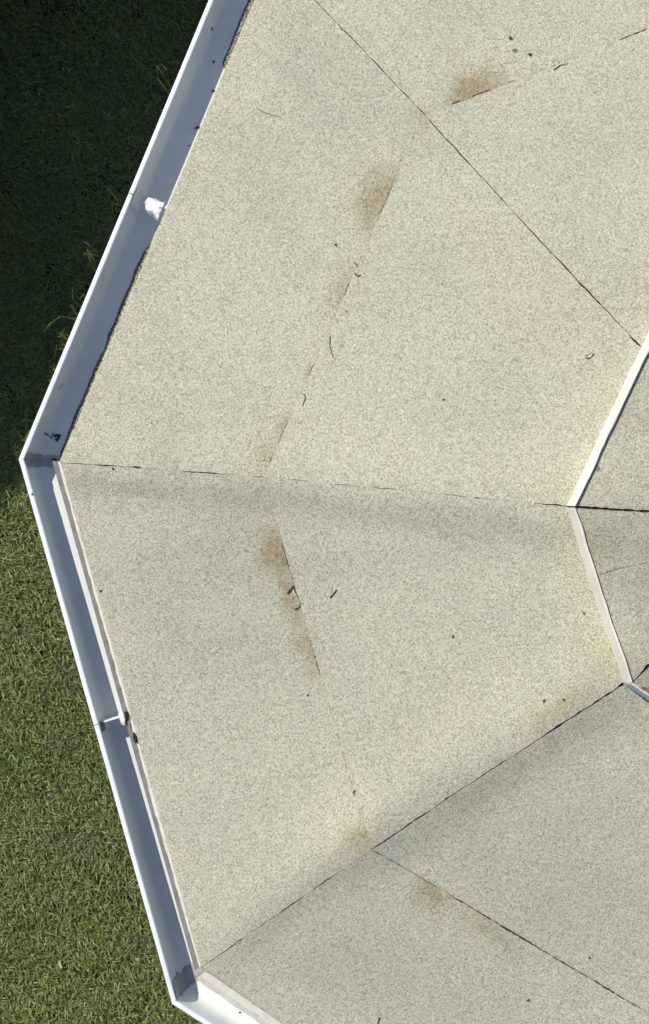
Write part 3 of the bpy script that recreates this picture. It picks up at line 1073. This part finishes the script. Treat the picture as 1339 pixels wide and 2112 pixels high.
def added_shrub(x, y, h, r, label, seed):
    """an unseen rounded bush added to block sky light: dark core on short stems, leaves all through its outer shell"""
    rg = np.random.default_rng(seed)
    root = bpy.data.objects.new('added_shrub', None)
    root.location = (x, y, 0)
    COL.objects.link(root)
    tag(root, label, 'added_shrub', 'low unseen shrubs added to block sky light')
    V, F = [], []
    nr, ns = 7, 14
    for k in range(nr + 1):
        ph = math.pi * k / nr
        for q in range(ns):
            a = 2 * math.pi * q / ns
            f = 0.86 + 0.16 * rg.random()
            V.append((x + r * f * math.sin(ph) * math.cos(a), y + r * f * math.sin(ph) * math.sin(a), h * (0.52 - 0.46 * f * math.cos(ph))))
    for k in range(nr):
        for q in range(ns):
            F.append((k * ns + q, k * ns + (q + 1) % ns, (k + 1) * ns + (q + 1) % ns, (k + 1) * ns + q))
    for q in range(3):
        bx, by = x + 0.05 * math.cos(q * 2.1), y + 0.05 * math.sin(q * 2.1)
        v, f = box_vf(bx - .012, bx + .012, by - .012, by + .012, -0.02, h * 0.3)
        b = len(V)
        V += v
        F += [tuple(i + b for i in fc) for fc in f]
    mesh_obj('stems', V, F, M['hedgecore'], root)
    V, F = [], []
    for k in range(1600):
        d = Vector(rg.normal(size=3)).normalized()
        f = rg.uniform(0.85, 1.06)
        c = Vector((x + d.x * r * f, y + d.y * r * f, h * (0.52 + 0.46 * d.z * f)))
        a = Vector(rg.normal(size=3)).normalized(); b_ = Vector(rg.normal(size=3)).normalized()
        n_ = a.cross(b_).normalized(); l = rg.uniform(0.014, 0.032)
        w_ = n_.cross(a).normalized() * l * 0.45
        i0 = len(V)
        V += [c - a * l, c + w_, c + a * l, c - w_]
        F.append((i0, i0 + 1, i0 + 2, i0 + 3))
    tag(mesh_obj('foliage', V, F, M['hedge'], root), kind='stuff')


for q, (x, y, h, r, lab) in enumerate([(-1.78, 1.12, .66, .29, 'smallest unseen sky-blocking shrub at the sunny end of the shaded row'),
                                       (-1.86, 1.72, 1.15, .36, 'second smallest unseen sky-blocking shrub in the shaded row beside the lawn'),
                                       (-1.95, 2.42, 1.55, .42, 'unseen sky-blocking shrub at the bend of the shaded row'),
                                       (-1.32, 2.80, 1.60, .40, 'tallest unseen sky-blocking shrub just past the bend of the shaded row'),
                                       (-0.62, 2.92, 1.45, .38, 'unseen sky-blocking shrub at the far end of the shaded row')]):
    added_shrub(x, y, h, r, lab, 60 + q)  # bushes added outside the view to keep sky light off the shaded lawn


# ------------------------------------------------------------------ litter on the roof
def twig(name, pts_px, r, mat, label, cat, z_up=0.0012, bvh=None, group=None, taper=0.55):
    pts = []
    for x, y in pts_px:
        h = hit(x, y, bvh)
        pts.append(Vector((h.x, h.y, h.z + r * 0.8 + z_up * 0.3)))
    r *= 0.8
    fine = []
    for a, b in zip(pts[:-1], pts[1:]):
        n = max(int((b - a).length / 0.006), 2)
        for k in range(n):
            p = a.lerp(b, k / n)
            hz = drop(p.x, p.y, bvh)
            if hz is not None:
                p.z = max(p.z, hz + r * 0.8)
            fine.append(p)
    fine.append(pts[-1])
    V, F = [], []
    m = len(fine)
    for k, p in enumerate(fine):
        d = (fine[min(k + 1, m - 1)] - fine[max(k - 1, 0)]).normalized()
        s = Vector((-d.y, d.x, 0)).normalized()
        u = s.cross(d)
        rr = r * (1 - taper * k / max(m - 1, 1)) * random.uniform(0.8, 1.2)
        for q in range(5):
            a = 2 * math.pi * q / 5
            V.append(p + s * rr * math.cos(a) + u * rr * math.sin(a))
    for k in range(m - 1):
        for q in range(5):
            F.append((k * 5 + q, k * 5 + (q + 1) % 5, (k + 1) * 5 + (q + 1) % 5, (k + 1) * 5 + q))
    F += [tuple(reversed(range(5))), tuple((m - 1) * 5 + q for q in range(5))]
    o = mesh_obj(name, V, F, mat, None, origin=fine[0])
    return tag(o, label, cat, group)


T = M['twig']
twig('twig', [(593, 1224), (605, 1208), (609, 1222)], .0034, T, 'black forked twig lying in the long brown lap stain', 'twig')
twig('twig', [(608, 1257), (616, 1253), (621, 1243)], .0024, T, 'crumbled dark twig ending below the forked black twig in the stain', 'twig')
twig('twig', [(681, 1232), (688, 1225), (694, 1216)], .0026, T, 'short straight twig on bare felt beside the long brown stain', 'twig')
twig('twig', [(732, 564), (739, 570), (744, 566)], .0030, T, 'tiny dark v-shaped twig above the faint buff stain', 'twig')
twig('twig', [(731, 541), (737, 551)], .0024, T, 'tiny splinter just above the v-shaped twig', 'twig')
twig('twig', [(681, 694), (680, 712), (686, 735), (692, 742)], .0020, T, 'thin bent dark stem trailing along the felt lap', 'stem')
twig('twig', [(627, 812), (630, 818), (624, 838)], .0020, T, 'thin hooked stem on the lap between two small stains', 'stem')
twig('twig', [(716, 642), (711, 640)], .0022, T, 'dark crumb at the foot of the faint buff stain', 'debris')
twig('twig', [(783, 2098), (778, 2111)], .0026, T, 'short dark twig on the grey felt above the cream eave', 'twig')
twig('twig', [(733, 1630), (728, 1634), (732, 1642)], .0022, T, 'tiny star-shaped crumb of twig above the yellow stain', 'debris')
twig('dry_stem', [(528, 222), (545, 232), (580, 242)], .0011, M['greyleaf'], 'hair-thin grey dry stem near the shaded gutter', 'stem')
twig('dry_stem', [(1142, 144), (1155, 135), (1172, 131)], .0016, T, 'thin curved dark stem beyond the largest brown stain', 'stem')
twig('dry_stem', [(770, 222), (774, 234)], .0016, M['greyleaf'], 'short grey stem between the hip joint and the gutter', 'stem')
twig('dry_stem', [(122, 802), (132, 790)], .0012, T, 'thin straight stem lying on the floor of the shaded gutter', 'stem', bvh=GUT_BVH)


def leaf(px, py, ln, wd, ang, curl, mat, label, cat, bvh=None, seed=0, up=0.0015, name='leaf'):
    h = hit(px, py, bvh)
    V, F = [], []
    n, m = 8, 4
    c, s = math.cos(ang), math.sin(ang)
    nv = (n + 1) * (m + 1)
    low = None
    for th in (0, 1):
        for k in range(n + 1):
            t = k / n * 2 - 1
            ww = wd * (1 - abs(t) ** 2.2) * 0.5 * (1 + 0.25 * (float(vnoise(k * 0.9, seed, 4)) - 0.5)) + 0.0004
            for q in range(m + 1):
                u = q / m * 2 - 1
                x, y = t * ln / 2, u * ww + 0.18 * ln * t * t
                z = curl * (u * u * 0.6 + t * t * 0.7) + 0.0012 * (float(vnoise(k * 0.8, q * 0.8 + seed, 2)) - 0.5) + up - th * 0.0007
                V.append(h + Vector((x * c - y * s, x * s + y * c, z)))
    for k in range(n):
        for q in range(m):
            a = k * (m + 1) + q
            F.append((a, a + m + 1, a + m + 2, a + 1))
            F.append((nv + a, nv + a + 1, nv + a + m + 2, nv + a + m + 1))
    edge = [q for q in range(m + 1)] + [k * (m + 1) + m for k in range(1, n + 1)] + [n * (m + 1) + q for q in range(m - 1, -1, -1)] + [k * (m + 1) for k in range(n - 1, 0, -1)]
    for a, b in zip(edge, edge[1:] + edge[:1]):
        F.append((a, b, nv + b, nv + a))
    o = mesh_obj(name, V, F, mat, None, origin=h)
    return tag(o, label, cat)


leaf(1215, 734, .026, .008, 0.45, 0.006, M['paleleaf'], 'bleached curled leaf on the felt below the longest hip joint', 'leaf', seed=1)
leaf(1062, 105, .014, .012, 0.2, 0.001, M['greyleaf'], 'square grey flake beside the largest brown stain', 'flake', seed=2, name='moss_flake')
leaf(1053, 79, .012, .007, -0.5, 0.002, T, 'dark crumb above the square grey flake', 'debris', seed=3, name='crumb')
leaf(1093, 113, .012, .006, 0.0, 0.002, T, 'dark crumb to one side of the square grey flake', 'debris', seed=4, name='crumb')
leaf(1232, 965, .012, .016, 0.9, 0.003, M['greyleaf'], 'grey moss tuft on the upper tier beside the white trim', 'moss', seed=5, name='moss_tuft')
leaf(1334, 1424, .030, .014, -0.2, 0.003, M['dryleaf'], 'reddish-brown dry leaf caught at the shaded upper trim', 'leaf', seed=6)
for q, (px, py, lab) in enumerate([(635, 1434, 'dark seed below the lower end of the long brown stain'), (935, 1313, 'dark seed on open felt between the long stain and upper trim'),
                                   (693, 505, 'small dark seed above the v-shaped twig'), (915, 824, 'small dull seed in the middle of the broad pale facet'),
                                   (233, 967, 'dark crumb just below the hip joint near the gutter corner'), (208, 1219, 'dark seed close to the gutter on pale felt'),
                                   (1205, 1265, 'tiny dark seed beside the white upper trim'), (1163, 1443, 'dark crumb against the hip below the upper trim'),
                                   (1122, 1445, 'dark seed on the yellowed felt above the hip joint'), (1216, 1975, 'dark seed below the long lap on the grey facet'),
                                   (1090, 2063, 'small seed on the grey felt under the long lap')]):
    leaf(px, py, .007 + .002 * (q % 3), .005, q * 1.3, 0.001, T, lab, 'seed', seed=10 + q, name='seed')

# litter in the gutters
B = GUT_BVH
def flake(outline, thick, mat, label, cat, name, lift=0.0006, bvh=GUT_BVH):
    pts = [hit(x, y, bvh) for x, y in outline]
    n = len(pts)
    V = [p + Vector((0, 0, lift + thick * random.uniform(0.7, 1.3))) for p in pts] + [p + Vector((0, 0, lift * 0.3)) for p in pts]
    F = [tuple(range(n)), tuple(reversed(range(n, 2 * n)))] + [(k, n + k, n + (k + 1) % n, (k + 1) % n) for k in range(n)]
    return tag(mesh_obj(name, V, F, mat, None, origin=pts[0]), label, cat)


flake([(107, 895), (113, 896), (118, 895), (127, 897), (124, 903), (119, 911), (115, 908), (113, 906), (119, 903), (117, 899), (114, 902), (110, 899)],
      0.002, M['wetleaf'], 'wet black torn leaf in the shaded gutter near the corner', 'leaf', 'leaf')
flake([(91, 892), (96, 894), (102, 898), (100, 899), (94, 896)], 0.0015, M['wetleaf'], 'narrow wet black leaf strip beside the torn leaf in the gutter', 'leaf', 'leaf')
flake([(102, 899), (106, 900), (110, 904), (108, 905), (104, 902)], 0.0015, M['wetleaf'], 'black leaf crumb between the leaf strip and the torn leaf', 'leaf', 'leaf')
flake([(106, 948), (109, 946), (114, 945), (118, 947), (119, 950), (114, 951), (109, 950)], 0.003, M['wetleaf'], 'black oval clot in the grey sealant of the gutter corner', 'debris', 'dirt_clot', lift=0.004)
leaf(407, 264, .018, .005, 0.6, 0.003, M['wetleaf'], 'black hooked leaf scrap in the shaded gutter above the white scrap', 'leaf', B, 33)
leaf(441, 128, .008, .006, 0.4, 0.001, M['wetleaf'], 'lone black seed high up the shaded gutter', 'seed', B, 34, name='seed')
leaf(440, 188, .010, .005, 0.1, 0.001, M['wetleaf'], 'black seed against the felt edge of the shaded gutter', 'seed', B, 35, name='seed')
leaf(391, 301, .006, .004, 0.4, 0.001, M['wetleaf'], 'tiny black seed below the hooked leaf scrap in the gutter', 'seed', B, 36, name='seed')
leaf(495, 2088, .007, .004, 0.4, 0.001, M['wetleaf'], 'black seed on the sunlit white gutter floor', 'seed', B, 37, name='seed')
leaf(67, 1019, .007, .004, 0.8, 0.001, M['wetleaf'], 'tiny dark fleck on the gutter wall below the corner', 'seed', B, 38, name='seed')
leaf(437, 60, .010, .009, 0.8, 0.001, M['sediment'], 'grey clump of washed granules at the top of the gutter', 'debris', B, 39, name='granule_clump')


# crumpled white scrap standing up in the shaded gutter at the union
def scrap():
    h = hit(314, 428, B)
    d, nn = outward(LIP[0], LIP[1])
    inn = -nn
    V, F = [], []
    n, m = 14, 9
    for th in (0, 1):
        for k in range(n + 1):
            t = k / n                                  # from the lip side towards the felt
            wid = 0.038 * (0.55 + 0.75 * math.sin(math.pi * (0.16 + 0.60 * t))) * (1.0 if t < 0.75 else 1.0 + (t - 0.75) * 1.6)
            for q in range(m + 1):
                u = q / m - 0.5
                r1 = float(fbm(t * 3.5, u * 4 + 5, 17)) - 0.5
                r2 = float(fbm(t * 5.5 + 3, u * 7 + 9, 23)) - 0.5
                p = Vector((h.x, h.y, 0)) + inn * ((t - 0.45) * 0.070 + 0.004 * r2) + d * (u * wid + 0.010 * (t - 0.3) + 0.006 * r1)
                z = EAVE - 0.040 + 0.016 * t + 0.016 * (0.25 - u * u) + 0.014 * r1 + 0.012 * r2 - 0.03 * (abs(2 * u) ** 6) * (1 - t * 0.5) - th * 0.0011
                V.append((p.x, p.y, z))
    nv = (n + 1) * (m + 1)
    for k in range(n):
        for q in range(m):
            a = k * (m + 1) + q
            F.append((a, a + 1, a + m + 2, a + m + 1))
            F.append((nv + a, nv + a + m + 1, nv + a + m + 2, nv + a + 1))
    edge = [q for q in range(m + 1)] + [k * (m + 1) + m for k in range(1, n + 1)] + [n * (m + 1) + q for q in range(m - 1, -1, -1)] + [k * (m + 1) for k in range(n - 1, 0, -1)]
    for a, b in zip(edge, edge[1:] + edge[:1]):
        F.append((a, nv + a, nv + b, b))
    o = mesh_obj('plastic_scrap', V, F, M['scrap'], None, origin=(h.x, h.y, h.z))
    tag(o, 'crumpled white plastic scrap caught at the joint of the shaded gutter', 'scrap')


scrap()
# a pale chip lying in the lawn
c = P(125, 1990, 0.035)
V, F = box_vf(-.0045, .0045, -.014, .014, -.030, .006)
V = [Vector((x * .9 - y * .35, x * .35 + y * .9, z + 0.1 * y)) + c for x, y, z in V]
tag(mesh_obj('wood_chip', V, F, M['paleleaf'], None, origin=c), 'small pale chip lying in the sunlit lawn', 'chip')
